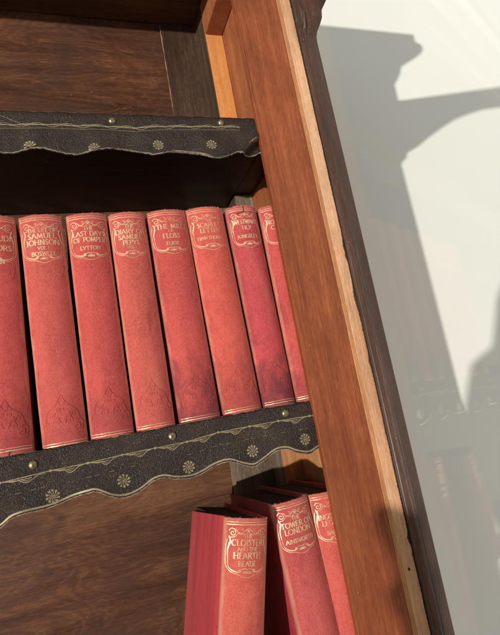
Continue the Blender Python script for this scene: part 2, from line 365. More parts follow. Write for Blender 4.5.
# the pale raw chip along the stile edge
mb = MB(); ribbon(mb, [(0.1412+0.0004*noise.noise(Vector((k*0.9, 0, 0))), 0.365+0.0058*k) for k in range(20)], lambda s: 0.0004+0.0018*max(0, noise.noise(Vector((s*9, 2, 0)))+0.15)*(0.3+s), lambda u, v, h: (u, YB-h, v), 0.0004)
cpart(mb, 'edge_chip', M['raw'])
mb = MB(); mb.box((XL-0.03, 0.0, -0.42), (XL, YB+0.02, 0.56)); cpart(mb, 'side_panel', M['red'])
mb = MB(); mb.box((XL, 0.002, 0.478), (XS-0.001, YB, 0.50))
M['top_under'] = wood('red_brown_board_wood', (0.030, 0.011, 0.006), (0.085, 0.032, 0.015), (0.16, 0.070, 0.034), 'X', 0.5, 0.7, 0, 0.5, seed=9.4, speck=0.6)
cpart(mb, 'top_board', M['top_under'])
mb = MB(); mb.box((XL, -0.006, 0.478), (0.1699, 0.0, 0.56)); cpart(mb, 'top_rail', M['stile'])
mb = MB(); mb.box((XL, -0.006, -0.42), (0.1699, 0.0, -0.26)); cpart(mb, 'bottom_rail', M['stile'])
mb = MB(); cf = lambda u, v, h: (u, -0.0060-h, v)
for pts, w in (([(0.1722+0.0012*noise.noise(Vector((k*0.35, 1, 0)))+0.0004*noise.noise(Vector((k*1.7, 1, 0))), 0.262+0.003*k) for k in range(36)], 0.00042), ([(0.1795+0.0006*noise.noise(Vector((k*0.4, 6, 0))), 0.31+0.003*k) for k in range(14)], 0.00022), ([(0.2092+0.0004*noise.noise(Vector((k*0.4, 9, 0))), -0.02+0.003*k) for k in range(12)], 0.0002)):
    ribbon(mb, pts, lambda s, w=w: w*(0.25+1.1*abs(noise.noise(Vector((s*11, w*9000, 0)))))*min(1, 8*s, 8*(1-s)), cf, 0.00015)
cpart(mb, 'crack', M['hole'])
# cornice: stacked offsets, mitred round the front and the right end
prof = [(0.0, 0.444), (0.014, 0.449), (0.0145, 0.484), (0.0185, 0.492), (0.0240, 0.507), (0.0265, 0.519), (0.034, 0.527), (0.046, 0.539), (0.0535, 0.549), (0.0561, 0.556), (0.0561, 0.566), (0.050, 0.572), (0.050, 0.588)]
mb = MB(); vs = []; fs = []
x0c, x1c, y0c = XL-0.03, 0.2295, -0.0065
prof = [(o*0.985+0.0098 if o else 0.0, z) for o, z in prof]
loops = [[(x0c, y0c-o, z), (x1c+o, y0c-o, z), (x1c+o, 0.25, z), (x0c, 0.25, z)] for o, z in prof]
for l in loops: vs += l
for i in range(len(loops)-1):
    for k in range(4): fs.append((4*i+k, 4*i+(k+1) % 4, 4*i+4+(k+1) % 4, 4*i+4+k))
n = 4*(len(loops)-1); fs += [(n, n+1, n+2, n+3)]
mb.add(vs, fs); cpart(mb, 'cornice', M['door'])

# shelves
for z in (0.2520, 0.0012, -0.231):
    mb = MB(); mb.box((XL, 0.0008, z-0.014), (XP-0.001, YB, z)); mb.box((XP-0.001, 0.0008, z-0.014), (XS-0.001, YF-0.001, z)); cpart(mb, 'shelf', M['underside'], bevel=0.0008)

# ------------------------------------------------------------------ leather trims on the shelf edges
lowbot = [(-0.0499,-0.0367),(-0.0434,-0.0328),(-0.0382,-0.0316),(-0.0332,-0.0312),(-0.0242,-0.0311),(-0.0164,-0.0303),(-0.0068,-0.028),(0.0029,-0.0269),(0.0085,-0.0272),(0.018,-0.0326),(0.0265,-0.0344),(0.0357,-0.0325),(0.045,-0.0278),(0.0526,-0.027),(0.0612,-0.0298),(0.0719,-0.0309),(0.0798,-0.0294),(0.0895,-0.0261),(0.0993,-0.0252),(0.1102,-0.03),(0.118,-0.032),(0.1267,-0.0287),(0.1358,-0.0246),(0.1443,-0.0249),(0.1517,-0.0286),(0.1619,-0.0314),(0.1701,-0.029),(0.178,-0.027)]
upbot = [(-0.0316,0.2182),(-0.022,0.2183),(-0.011,0.2205),(-0.0011,0.2199),(0.0087,0.2177),(0.0214,0.2163),(0.0307,0.2183),(0.0462,0.2206),(0.0587,0.2205),(0.0693,0.2191),(0.0805,0.2166),(0.0923,0.2184),(0.1054,0.2185),(0.1168,0.2168),(0.1281,0.2127),(0.1351,0.2133),(0.1425,0.2161),(0.1502,0.2198),(0.153,0.2172),(0.1607,0.2181),(0.1719,0.2196),(0.178,0.2205)]
def extend_left(pts, base, amp):
    out = []; x = pts[0][0]; z = pts[0][1]
    k = 0
    while x > XL + 0.02:
        x -= 0.006; k += 1
        out.append((x, base - amp*math.sin(k*0.85) + (z-base)*math.exp(-k*0.5)))
    return out[::-1] + pts
lowbot = extend_left(lowbot, -0.030, 0.0033); upbot = extend_left(upbot, 0.2185, 0.002)

def trim(kind):
    low = kind == 'low'
    bot = smooth_path(lowbot if low else upbot, 4)
    ztop0 = lambda x: (0.0052 + 0.002*min(1, max(0, (x+0.03)/0.17)) if low else 0.2528)
    top = lambda x: ztop0(x) + 0.00035*noise.noise(Vector((x*160, 5, 0 if low else 9))) + 0.0003*noise.noise(Vector((x*500, 1, 0)))
    def bz(x):
        z = interp(bot, x)
        return z + 0.00035*noise.noise(Vector((x*700, 2, 0))) + (0.0002 if low else 0.00045)*noise.noise(Vector((x*260, 8, 0)))
    def ysurf(x, z):
        t_, b_ = ztop0(x), interp(bot, x)
        f = min(1, max(0, (t_-z)/(t_-b_)))
        y = -0.0018 - 0.0009*math.sin(f*2.2) - f*f*(0.0010 + 0.0013*math.sin(x*140 + (0 if low else 2)) + 0.0008*math.sin(x*61))
        y += 0.0004*noise.noise(Vector((x*60, z*60, 4)))
        if f < 0.10: y += (0.10-f)*0.008                  # rolled over the shelf edge
        if not low:                                        # the crumpled right-hand end
            d = (x-0.150) - (z-0.2175)*1.0
            g = max(0.0, min(1.0, (d-0.004)/0.012)) * max(0, min(1, (f-0.30)/0.25))
            y += 0.0075*g - 0.0045*math.exp(-((d-0.003)/0.0028)**2)*max(0, min(1, (f-0.4)/0.3))
            y -= 0.006*math.exp(-((d-0.019)/0.004)**2)*max(0, min(1, (f-0.45)/0.3))
        return y
    nz_ = 22; x1 = 0.1765; xs = []
    x = XL + 0.002
    while x < -0.06: xs.append(x); x += 0.004
    while x < x1: xs.append(x); x += 0.0008
    xs.append(x1)
    vs, fs = [], []
    for x in xs:
        t_, b_ = top(x), bz(x)
        for j in range(nz_+1):
            z = t_ + (b_-t_)*j/nz_; vs.append((x, ysurf(x, z), z))
        for j in range(nz_, -1, -1):
            z = t_ + (b_-t_)*j/nz_; vs.append((x, ysurf(x, z)+0.0011, z))
    m = 2*(nz_+1)
    for i in range(len(xs)-1):
        for j in range(m):
            fs.append((i*m+j, i*m+(j+1) % m, (i+1)*m+(j+1) % m, (i+1)*m+j))
    fs += [tuple(range(m)), tuple(range((len(xs)-1)*m, len(xs)*m))]
    mb = MB(); mb.add(vs, fs)
    o = cpart(mb, 'leather_trim', M['leather'], smooth=True)
    o['label'] = 'straight dark leather edging with full scalloped hem' if low else 'dark leather edging with crumpled torn right end'
    par = o
    def child(mb, name, mat, **k):
        c = mb.build(name, mat, None, fix=False, **k); c.parent = par; return c
    fm = lambda u, v, h: (u, ysurf(u, v) - h, v)
    g = MB()
    # hem line following the scallops
    hem = [(x, interp(bot, x) + (0.0017 if low else 0.0011)) for x in [XL+0.01 + 0.0012*i for i in range(int((x1-XL-0.01)/0.0012))]]
    if low: ribbon(g, hem, lambda s: 0.00115, fm, 0.0001)
    else:
        seg = [p for p in hem if 0.092 < p[0] < 0.125 or -0.1 < p[0] < -0.05]
        ribbon(g, [p for p in seg if p[0] > 0.09], 0.0006, fm, 0.0001)
    # chain border
    if low: knots = [(-0.048,-0.0103),(-0.0183,-0.0086),(0.0049,-0.0082),(0.0269,-0.0071),(0.0493,-0.0066),(0.0718,-0.0064),(0.095,-0.0039),(0.1192,-0.0037),(0.1421,-0.0036),(0.1679,-0.0041),(0.1900,-0.004)]
    else: knots = [(-0.022+0.0222*k, 0.2402+0.0006*math.sin(k) + (0.0022 if k > 4 else 0)) for k in range(-1, 9)]
    x = knots[0][0]; k0 = knots[0]
    while x > XL+0.04: x -= 0.0232; knots.insert(0, (x, k0[1]))
    for (xa, za), (xb, zb) in zip(knots, knots[1:]):
        xb_ = min(xb, 0.1755); w = xb-xa
        P = lambda s, d: (xa + w*s, za + (zb-za)*s + d)
        def rb(pts, wd):
            pts = [p for p in pts if p[0] < 0.1758]
            if len(pts) > 1: ribbon(g, pts, wd, fm, 0.0001)
        rb([P(i/14, 0) for i in range(15)], 0.00055)
        if low:
            rb([P(0.04+0.40*i/6, -0.0001-0.0010*math.sin(i/6*1.5)) for i in range(7)], 0.0004)
            rb([P(s, d) for s, d in ((0.12, -0.0004), (0.26, -0.0014), (0.36, -0.0012), (0.46, -0.0032), (0.52, -0.0037), (0.60, -0.003), (0.74, -0.0008), (0.9, -0.0002))], 0.0005)
            rb([P(s, d) for s, d in ((0.42, -0.0014), (0.52, -0.0027), (0.62, -0.0013), (0.42, -0.0013))], 0.0004)
            if xa < 0.175: blob(g, xa, za, 0.00095, 0.00085, fm, 0.00014)
        else:
            rb([P(i/14, 0.0016*math.sin(i/14*math.pi) - 0.0006) for i in range(15)], 0.0004)
            rb([P(i/14, -0.0018*math.sin(i/14*math.pi*2)) for i in range(15)], 0.00035)
            rb([P(i/14, -0.0030) for i in range(15)], 0.00022)
            if xa < 0.175: blob(g, xa, za, 0.0006, 0.0006, fm, 0.00014)
    if low:
        xs_ = [-0.045+0.0016*i for i in range(140)]
        seg = [(x, interp(knots, x)-0.0088) for x in xs_ if x < 0.176]
        for i in range(0, len(seg)-3, 3):
            if noise.noise(Vector((seg[i][0]*90, 4, 4))) > 0.02: ribbon(g, seg[i:i+3], 0.00018, fm, 0.0001)
    # rosettes
    fl = [(-0.0183,-0.0244),(0.0261,-0.0238),(0.0704,-0.0235),(0.1179,-0.0213),(0.1605,-0.0205)] if low else [(-0.0111,0.2222),(0.034,0.2206),(0.0835,0.2245),(0.1275,0.2251)]
    x = fl[0][0]
    while x > XL+0.06: x -= 0.0445; fl.append((x, -0.024 if low else 0.2225))
    for (fx, fz) in fl:
        n_ = 10; r1 = 0.0036
        for k in range(n_):
            a = 2*math.pi*k/n_ + 0.3
            cx, cz = fx + r1*math.cos(a), fz + r1*math.sin(a)
            if cz < interp(bot, cx) + 0.0012: continue
            blob(g, cx, cz, 0.00085, 0.00075, fm, 0.00014)
            ribbon(g, [(fx + r*math.cos(a-0.5*(1-r/r1)), fz + r*math.sin(a-0.5*(1-r/r1))) for r in (0.0008, 0.0017, 0.0027, r1)], lambda s: 0.0003+0.0005*s, fm, 0.00012)
        blob(g, fx, fz, 0.0006, 0.0006, fm, 0.00015)
    if not low:   # gilding glimpsed on the folded end
        for k in range(5):
            ribbon(g, smooth_path([(0.160+0.0022*k, 0.2255+0.001*k), (0.163+0.0022*k, 0.229+0.0012*k), (0.1655+0.002*k, 0.2275+0.001*k)], 5), 0.0005, fm, 0.0001)
    child(g, 'gilt_tooling', M['gold_leather'])
    e = MB()
    pe = [(x, bz(x)) for x in xs]
    for i in range(len(pe)-1):                             # raw pale edge of the hide along the hem
        (xa, za), (xb, zb) = pe[i], pe[i+1]
        k = 0.00035 + 0.0003*noise.noise(Vector((xa*220, 0, 7)))
        if low: k *= 0.7
        if k < 0.00008: continue
        ya, yb = ysurf(xa, za), ysurf(xb, zb)
        e.add([(xa, ya-0.00012, za+k), (xb, yb-0.00012, zb+k), (xb, yb-0.00012, zb-0.00025), (xa, ya-0.00012, za-0.00025), (xa, ya+0.0012, za-0.00028), (xb, yb+0.0012, zb-0.00028)], [(0, 1, 2, 3), (3, 2, 5, 4)])
    for i in range(420):                                   # loose fibres
        x = -0.05 + 0.226*rnd.random(); z = bz(x)
        if not low or rnd.random() < 0.35:
            dx = rnd.uniform(-0.0006, 0.0006); dz = -rnd.uniform(0.0001, 0.0007); y = ysurf(x, z)
            e.add([(x-0.00006, y, z), (x+0.00006, y, z), (x+dx, y-0.0003, z+dz)], [(0, 1, 2)])
    child(e, 'frayed_edge', M['fray'])
    e = MB()                                               # worn upper edge
    for i in range(len(xs)-1):
        xa, xb = xs[i], xs[i+1]
        k = noise.noise(Vector((xa*120, 3, 1 if low else 6)))
        if k > 0.0:
            za, zb = top(xa), top(xb)
            e.add([(xa, ysurf(xa, za)-0.00010, za-0.0004*k-0.00015), (xb, ysurf(xb, zb)-0.0001, zb-0.0004*k-0.00015), (xb, ysurf(xb, zb)+0.0001, zb+0.00012), (xa, ysurf(xa, za)+0.0001, za+0.00012)], [(0, 1, 2, 3)])
    child(e, 'worn_upper_edge', M['fray'])
    if not low:
        sc2 = MB(); ribbon(sc2, [(-0.034+0.0022*k, 0.2500-0.00105*k+0.0001*math.sin(k*2)) for k in range(13)], lambda s: 0.0003*min(1, 6*(1-s)), fm, 0.0002); child(sc2, 'scratch', M['fray'])
    studs = [(-0.0283,-0.0030),(0.062,-0.0008),(0.1488,0.0011)] if low else [(0.0503,0.2458),(0.1399,0.2468),(-0.0400,0.2462)]
    for (sx, sz) in studs:
        s = MB(); r = 0.0031; y = ysurf(sx, sz)
        rings = []
        for j in range(7):
            a = j/6*R(88); rings.append((r*math.cos(a), r*0.75*math.sin(a)))
        vs = []; nn = 20
        for (rr, hh) in rings:
            for k in range(nn):
                a = 2*math.pi*k/nn; vs.append((sx+rr*math.cos(a), y-hh+0.0002, sz+rr*math.sin(a)))
        s.add(vs, [(j*nn+k, j*nn+(k+1) % nn, (j+1)*nn+(k+1) % nn, (j+1)*nn+k) for j in range(6) for k in range(nn)] + [tuple(range(6*nn, 7*nn))])
        c = s.build('stud', M['brass'], None, smooth=True); c.parent = par
trim('up'); trim('low')

# ------------------------------------------------------------------ the opened glass door
PHI = R(14.0); hx, hy = 0.2290, -0.0064
dd = Vector((math.sin(PHI), -math.cos(PHI), 0)); dn = Vector((math.cos(PHI), math.sin(PHI), 0))
dp = lambda s, z, n_=0.0: tuple(Vector((hx, hy, z)) + dd*s + dn*n_)
door = cpart(MB(), 'glass_door', None); door['label'] = 'dark framed glass door swung open at the right'
frame = [(-0.004, -0.30), (0.32, -0.30), (0.32, -0.268), (0.0112, -0.268), (0.0108, -0.1), (0.0105, 0.05), (0.0104, 0.2), (0.0100, 0.326), (0.0104, 0.331), (0.0125, 0.335), (0.0185, 0.339), (0.0220, 0.3425), (0.0235, 0.349), (0.032, 0.3535), (0.046, 0.3600), (0.072, 0.3765), (0.098, 0.391), (0.124, 0.4035), (0.150, 0.411), (0.182, 0.4175), (0.236, 0.4190), (0.29, 0.4190), (0.32, 0.4190), (0.32, 0.464), (0.25, 0.462), (0.05, 0.450), (-0.004, 0.450)]
mb = MB(); mb.prism(frame, lambda s, z: dp(s, z, 0.0018), lambda s, z: dp(s, z, 0.0125))
c = mb.build('door_frame', M['door'], None, bevel=0.0007); c.parent = door
mb = MB(); mb.prism([(0.0002, -0.298), (0.0103, -0.298), (0.0100, 0.3), (0.0100, 0.448), (0.0002, 0.448)], lambda s, z: dp(s, z, -0.0004), lambda s, z: dp(s, z, 0.0017))
c = mb.build('glazing_bead', M['door'], None, bevel=0.0007); c.parent = door
mb = MB(); mb.prism([(0.2955, -0.2678), (0.32, -0.2678), (0.32, 0.4213), (0.2955, 0.4213)], lambda s, z: dp(s, z, 0.0020), lambda s, z: dp(s, z, 0.0122))
c = mb.build('outer_stile', M['door'], None); c.parent = door
mb = MB(); mb.prism([(0.0106, -0.29), (0.31, -0.29), (0.31, 0.44), (0.0106, 0.44)], lambda s, z: dp(s, z, 0.0), lambda s, z: dp(s, z, 0.0015))
c = mb.build('glass_pane', M['glass'], None); c.parent = door
mb = MB()                                                  # carved leaf where the bracket starts
dm = lambda u, v, h: dp(u, v, -0.0004-h); dm2 = lambda u, v, h: dp(u-0.001, v-0.001, -0.0004-h)
for pts, w in (([(0.003, 0.336), (0.006, 0.3345), (0.009, 0.338), (0.012, 0.345), (0.014, 0.354)], 0.0028), ([(0.002, 0.331), (0.005, 0.329), (0.008, 0.3315)], 0.002), ([(0.004, 0.344), (0.008, 0.345), (0.010, 0.352), (0.011, 0.363)], 0.0025), ([(0.002, 0.350), (0.004, 0.356), (0.006, 0.366)], 0.0025)):
    ribbon(mb, smooth_path(pts, 6), lambda s, w=w: w*(0.3+math.sin(s*3.1)), dm2, -0.0012, 0.0026)
ribbon(mb, [(0.0032, -0.26+0.01*k) for k in range(60)], 0.0012, dm, 0.0, 0.0006)
c = mb.build('carving', M['door'], None, smooth=True, fix=False); c.parent = door

# ------------------------------------------------------------------ lettering
def arc(cx, cy, rx, ry, a0, a1, n=9):
    return [(cx + rx*math.cos(R(a0 + (a1-a0)*i/(n-1))), cy + ry*math.sin(R(a0 + (a1-a0)*i/(n-1)))) for i in range(n)]
def bowl(x, y0, y1, r):   # half-round to the right
    m = (y0+y1)/2; return [(x, y0), (x+r*0.45, y0)] + arc(x+r*0.45, m, r*0.55, (y1-y0)/2, -90, 90)[1:-1] + [(x+r*0.45, y1), (x, y1)]
# letter: (advance, strokes, serifs [(x, y)])
GL = {
 'A': (0.80, [[(0.06, 0), (0.38, 1)], [(0.38, 1), (0.72, 0)], [(0.18, 0.36), (0.60, 0.36)]], [(0.06, 0), (0.72, 0)]),
 'B': (0.66, [[(0.14, 0), (0.14, 1)], bowl(0.14, 0.52, 1, 0.40), bowl(0.14, 0, 0.52, 0.46)], [(0.12, 0), (0.12, 1)]),
 'C': (0.78, [arc(0.44, 0.5, 0.36, 0.5, 50, 310, 14)], []),
 'D': (0.80, [[(0.14, 0), (0.14, 1)], bowl(0.14, 0, 1, 0.58)], [(0.12, 0), (0.12, 1)]),
 'E': (0.62, [[(0.14, 0), (0.14, 1)], [(0.14, 1), (0.52, 1)], [(0.14, 0.52), (0.44, 0.52)], [(0.14, 0), (0.54, 0)]], [(0.12, 0), (0.12, 1)]),
 'F': (0.58, [[(0.14, 0), (0.14, 1)], [(0.14, 1), (0.52, 1)], [(0.14, 0.52), (0.42, 0.52)]], [(0.14, 0), (0.12, 1)]),
 'G': (0.82, [arc(0.44, 0.5, 0.36, 0.5, 50, 330, 14), [(0.74, 0.10), (0.74, 0.44)]], [(0.74, 0.44)]),
 'H': (0.84, [[(0.14, 0), (0.14, 1)], [(0.68, 0), (0.68, 1)], [(0.14, 0.52), (0.68, 0.52)]], [(0.14, 0), (0.14, 1), (0.68, 0), (0.68, 1)]),
 'I': (0.34, [[(0.17, 0), (0.17, 1)]], [(0.17, 0), (0.17, 1)]),
 'J': (0.46, [[(0.28, 1), (0.28, 0.1), (0.20, -0.05), (0.06, -0.05)]], [(0.28, 1)]),
 'K': (0.74, [[(0.14, 0), (0.14, 1)], [(0.62, 1), (0.16, 0.46)], [(0.30, 0.60), (0.68, 0)]], [(0.14, 0), (0.14, 1), (0.62, 1), (0.68, 0)]),
 'L': (0.60, [[(0.14, 0), (0.14, 1)], [(0.14, 0), (0.54, 0), (0.56, 0.14)]], [(0.14, 1)]),
 'M': (0.98, [[(0.14, 0), (0.18, 1)], [(0.18, 1), (0.47, 0.1)], [(0.47, 0.1), (0.76, 1)], [(0.76, 1), (0.82, 0)]], [(0.14, 0), (0.82, 0)]),
 'N': (0.86, [[(0.14, 0), (0.14, 1)], [(0.14, 1), (0.70, 0)], [(0.70, 0), (0.70, 1)]], [(0.14, 0), (0.70, 1)]),
 'O': (0.88, [arc(0.44, 0.5, 0.36, 0.5, 0, 360, 20)], []),
 'P': (0.64, [[(0.14, 0), (0.14, 1)], bowl(0.14, 0.45, 1, 0.46)], [(0.14, 0), (0.12, 1)]),
 'R': (0.72, [[(0.14, 0), (0.14, 1)], bowl(0.14, 0.48, 1, 0.44), [(0.34, 0.48), (0.66, 0)]], [(0.14, 0), (0.12, 1), (0.66, 0)]),
 'S': (0.58, [smooth_path([(0.48, 0.86), (0.30, 1.0), (0.12, 0.80), (0.28, 0.54), (0.46, 0.30), (0.30, 0.0), (0.08, 0.14)], 4)], []),
 'T': (0.72, [[(0.36, 0), (0.36, 1)], [(0.06, 0.9), (0.08, 1), (0.64, 1), (0.66, 0.9)]], [(0.36, 0)]),
 'U': (0.80, [[(0.14, 1), (0.14, 0.35)] + arc(0.40, 0.32, 0.26, 0.32, 180, 360, 8) + [(0.66, 1)]], [(0.14, 1), (0.66, 1)]),
 'V': (0.78, [[(0.06, 1), (0.38, 0)], [(0.38, 0), (0.70, 1)]], [(0.06, 1), (0.70, 1)]),
 'W': (1.08, [[(0.06, 1), (0.32, 0)], [(0.32, 0), (0.54, 0.95)], [(0.54, 0.95), (0.76, 0)], [(0.76, 0), (1.02, 1)]], [(0.06, 1), (1.02, 1)]),
 'Y': (0.74, [[(0.06, 1), (0.37, 0.5)], [(0.68, 1), (0.37, 0.5)], [(0.37, 0.5), (0.37, 0)]], [(0.06, 1), (0.68, 1), (0.37, 0)]),
 '!': (0.36, [[(0.17, 1), (0.17, 0.3)], [(0.17, 0.1), (0.17, 0.0)]], []),
 '.': (0.28, [[(0.12, 0.1), (0.12, 0.0)]], []),
 ' ': (0.40, [], []),
}
def text(mb, s, cx, z, h, fmap, maxw=None, right=None, bold=1.0):
    k = 1.20
    wid = sum(GL[c][0] for c in s)*h*0.98
    if maxw and wid*k > maxw: k = maxw/wid
    x = (right - wid*k) if right is not None else cx - wid*k/2
    for c in s:
        adv, st, se = GL[c]
        for p in st:
            q = []
            for (a, b), (c2, d2) in zip(p, p[1:]):
                q += [(a + (c2-a)*i/3, b + (d2-b)*i/3) for i in range(3)]
            q.append(p[-1])
            ribbon(mb, [(x + a*h*k, z + b*h) for a, b in q], 0.185*h*bold, fmap, 0.00013, calli=0.50)
        for (a, b) in se:
            ribbon(mb, [(x + (a-0.13)*h*k, z + b*h), (x + (a+0.13)*h*k, z + b*h)], 0.08*h*bold, fmap, 0.00013)
        x += adv*h*k*0.98
def spiral(cx, cy, r, a0, turns, n=16, shrink=0.2):
    return [(cx + r*(1-(1-shrink)*i/(n-1))*math.cos(a0 + turns*2*math.pi*i/(n-1)), cy + r*(1-(1-shrink)*i/(n-1))*math.sin(a0 + turns*2*math.pi*i/(n-1))) for i in range(n)]

# ------------------------------------------------------------------ books
def make_book(label, w, h, lines, cat_col, seed, loc, soil=0.35, rub=0.2, sag=0.0, tilt=0.0, yaw=0.0, tall=True, skip_hidden=False, depth=0.108):
    rt = empty('book', loc); rt.rotation_euler = (0, tilt, yaw)
    if yaw: rt.rotation_mode = 'XYZ'
    tag(rt, label, 'book', 'red cloth-bound books with gilt spines')
    hw = w/2; bulge = 0.0058; sh = 0.0028; th = 0.0022
    cat_col = tuple(c*0.95 for c in cat_col)
    cm = cloth('red_book_cloth', cat_col, seed, w/2, h, soil)
    # --- case: outer line from back-left round the spine to back-right
    def sp_y(x): return -bulge*(1-(abs(x)/hw)**2.3)
    outer = [(-hw, depth), (-hw, depth*0.6), (-hw, depth*0.25), (-hw, 0.0125), (-hw+0.0004, 0.0095), (-hw+0.0011, 0.0075), (-hw+0.0008, 0.0052), (-hw+0.0001, 0.0036), (-hw+0.0001, 0.0016)]
    m_ = 36
    arcp = [(-hw+0.0004 + (w-0.0008)*i/m_, sp_y(-hw+0.0004 + (w-0.0008)*i/m_)) for i in range(m_+1)]
    outer = outer + arcp + [(-x, y) for x, y in outer[::-1]]
    inner = [(max(-hw+th, min(hw-th, x)), (y + th*0.8) if y < 0.002 else y) for x, y in outer]
    nz_ = 44; vs = []; fs = []; no = len(outer)
    zs = [h*(0.5-0.5*math.cos(math.pi*j/nz_)) for j in range(nz_+1)]
    for j, z in enumerate(zs):
        for ring in (outer, inner[::-1]):
            for (x, y) in ring:
                zz = z; spine = max(0, 1 - max(0, y)/0.004)
                if j in (0, nz_):
                    s = 1 if j == nz_ else -1
                    zz += spine*(0.0003*noise.noise(Vector((x*900, seed*3, s))) + 0.0009*noise.noise(Vector((x*230, seed*3+4, s))) - s*0.0003)
                    zz -= s*spine*0.0004*(abs(x)/hw)**6
                d = 0.00018*noise.noise(Vector((x*90+seed, y*90, z*45)))
                if sag and x < 0 and y > 0.006 and x < -hw + th + 0.0012: zz -= sag*(y-0.006)
                vs.append((x + (d if abs(x) > hw*0.9 else 0), y + (d if y < 0.003 else 0), zz))
    mt = 2*no
    for j in range(nz_):
        for i in range(mt):
            fs.append((j*mt+i, j*mt+(i+1) % mt, (j+1)*mt+(i+1) % mt, (j+1)*mt+i))
    for j in (0, nz_):
        for i in range(no-1):
            fs.append((j*mt+i, j*mt+i+1, j*mt+mt-2-i, j*mt+mt-1-i))
    mb = MB(); mb.add(vs, fs)
    cv = mb.build('cover', cm, rt)
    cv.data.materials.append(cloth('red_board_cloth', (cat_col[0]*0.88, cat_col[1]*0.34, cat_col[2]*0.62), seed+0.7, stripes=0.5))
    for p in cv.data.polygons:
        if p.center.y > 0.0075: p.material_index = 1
    for p in cv.data.polygons: p.use_smooth = abs(p.normal.z) < 0.7
    md = cv.modifiers.new('bevel', 'BEVEL'); md.width = 0.00035; md.segments = 2; md.limit_method = 'ANGLE'; md.angle_limit = R(50)
    # --- pages, with a head slightly hollowed and leaves fanning
    mb = MB(); n_ = 26; vs = []; fs = []
    for i in range(n_+1):
        x = -hw+th+0.0002 + (w-2*th-0.0004)*i/n_
        e = 0.00035*(rnd.random()-0.5)
        f0 = 0.0025 - 0.003*(1-(2*i/n_-1)**2)+0.001
        vs += [(x, f0, 0.003), (x, depth-0.004, 0.003), (x, depth-0.004, h-0.0030+e), (x, f0, h-0.0030+e)]
    for i in range(n_):
        for k in range(4): fs.append((4*i+k, 4*i+(k+1) % 4, 4*i+4+(k+1) % 4, 4*i+4+k))
    fs += [(0, 1, 2, 3), (4*n_, 4*n_+1, 4*n_+2, 4*n_+3)]
    mb.add(vs, fs); mb.build('page_block', M['pages'], rt)
    # --- surface map on the spine
    def fm(u, v, lift):
        x = max(-hw+0.0003, min(hw-0.0003, u))
        return (x, sp_y(x) - lift - 0.00003 + 0.00018*noise.noise(Vector((x*90+seed, sp_y(x)*90, v*45))), v)
    gm = gilt('worn_gilt', tuple(c*0.95 for c in cat_col), seed, 0.47, (0.78, 0.53, 0.32), rub)
    g = MB()
    W2 = hw - 0.0015
    for z, ww in ((h-0.0026, 0.00035), (h-0.0042, 0.0005), (0.0030, 0.0005), (0.0046, 0.00030)):
        ribbon(g, [(-hw+0.0010+(w-0.002)*i/12, z+0.0001*math.sin(i*2+seed)) for i in range(13)], ww, fm)
    zt, zb = h-0.0072, h-0.0340       # cartouche
    cw = W2 - 0.0009
    for s in (-1, 1):
        S = lambda pts: [(s*a, b) for a, b in pts]
        side = [(cw*0.97, zt-0.0040), (cw*0.90, zt-0.0075), (cw*1.0, zt-0.0125), (cw*0.99, zt-0.0175), (cw*0.96, zb+0.0045), (cw*0.80, zb+0.0018), (cw*0.50, zb+0.0006), (cw*0.30, zb+0.0012)]
        ribbon(g, smooth_path(S(side), 6), lambda t_: 0.00045+0.0003*math.sin(t_*9), fm)
        side2 = [(cw*1.04, zt-0.0060), (cw*1.10, zt-0.0120), (cw*1.08, zb+0.0060), (cw*0.98, zb+0.0026), (cw*0.76, zb+0.0002), (cw*0.46, zb-0.0008), (cw*0.16, zb-0.0024), (0, zb-0.0028)]
        ribbon(g, smooth_path(S(side2), 6), 0.00030, fm)
        # head scrolls
        ribbon(g, S(spiral(cw*0.80, zt-0.0022, 0.0020, 2.2, 1.15)), lambda t_: 0.0005-0.0002*t_, fm)
        ribbon(g, smooth_path(S([(cw*0.98, zt-0.0010), (cw*0.86, zt+0.0006), (cw*0.62, zt-0.0006), (cw*0.46, zt-0.0028), (cw*0.26, zt-0.0018), (cw*0.12, zt-0.0002), (0, zt+0.0008)]), 6), 0.00045, fm)
        ribbon(g, smooth_path(S([(cw*0.99, zt-0.0052), (cw*0.70, zt-0.0046), (cw*0.48, zt-0.0020), (cw*0.24, zt-0.0034), (0, zt-0.0014)]), 6), 0.0003, fm)
        ribbon(g, S(spiral(cw*0.30, zt-0.0004, 0.0010, 0.5, 1.0, 12)), 0.0003, fm)
        # tail scrolls
        ribbon(g, S(spiral(cw*0.34, zb+0.0016, 0.0011, -1.2, 1.1)), 0.0004, fm)
        ribbon(g, S(spiral(cw*0.15, zb+0.0006, 0.0010, 2.4, 1.0, 12)), 0.0004, fm)
        ribbon(g, smooth_path(S([(cw*0.44, zb+0.0012), (cw*0.24, zb+0.0024), (cw*0.08, zb+0.0027), (0, zb+0.0020)]), 5), 0.0004, fm)
        for k in range(4): blob(g, s*cw*(0.96-0.05*math.sin(k)), zt-0.0052-0.0012*k, 0.0004, 0.0003, fm)
    for a in (-0.5, 0.0, 0.5): blob(g, 0.0011*a*1.6, zb+0.0006, 0.0004, 0.0010, fm, ang=-a)
    blob(g, 0, zt-0.0008, 0.0012, 0.0005, fm)
    g.build('gilt_border', gm, rt, fix=False)
    g = MB()
    for ln in lines:
        s, dz, hh = ln[:3]
        if len(ln) > 3: text(g, s, 0, h-dz, hh, fm, right=ln[3])
        else: text(g, s, 0, h-dz, hh, fm, maxw=2*cw*0.92)
    if lines: g.build('gilt_title', gm, rt, fix=False)
    g = MB(); fr_ = random.Random(int(seed*100))
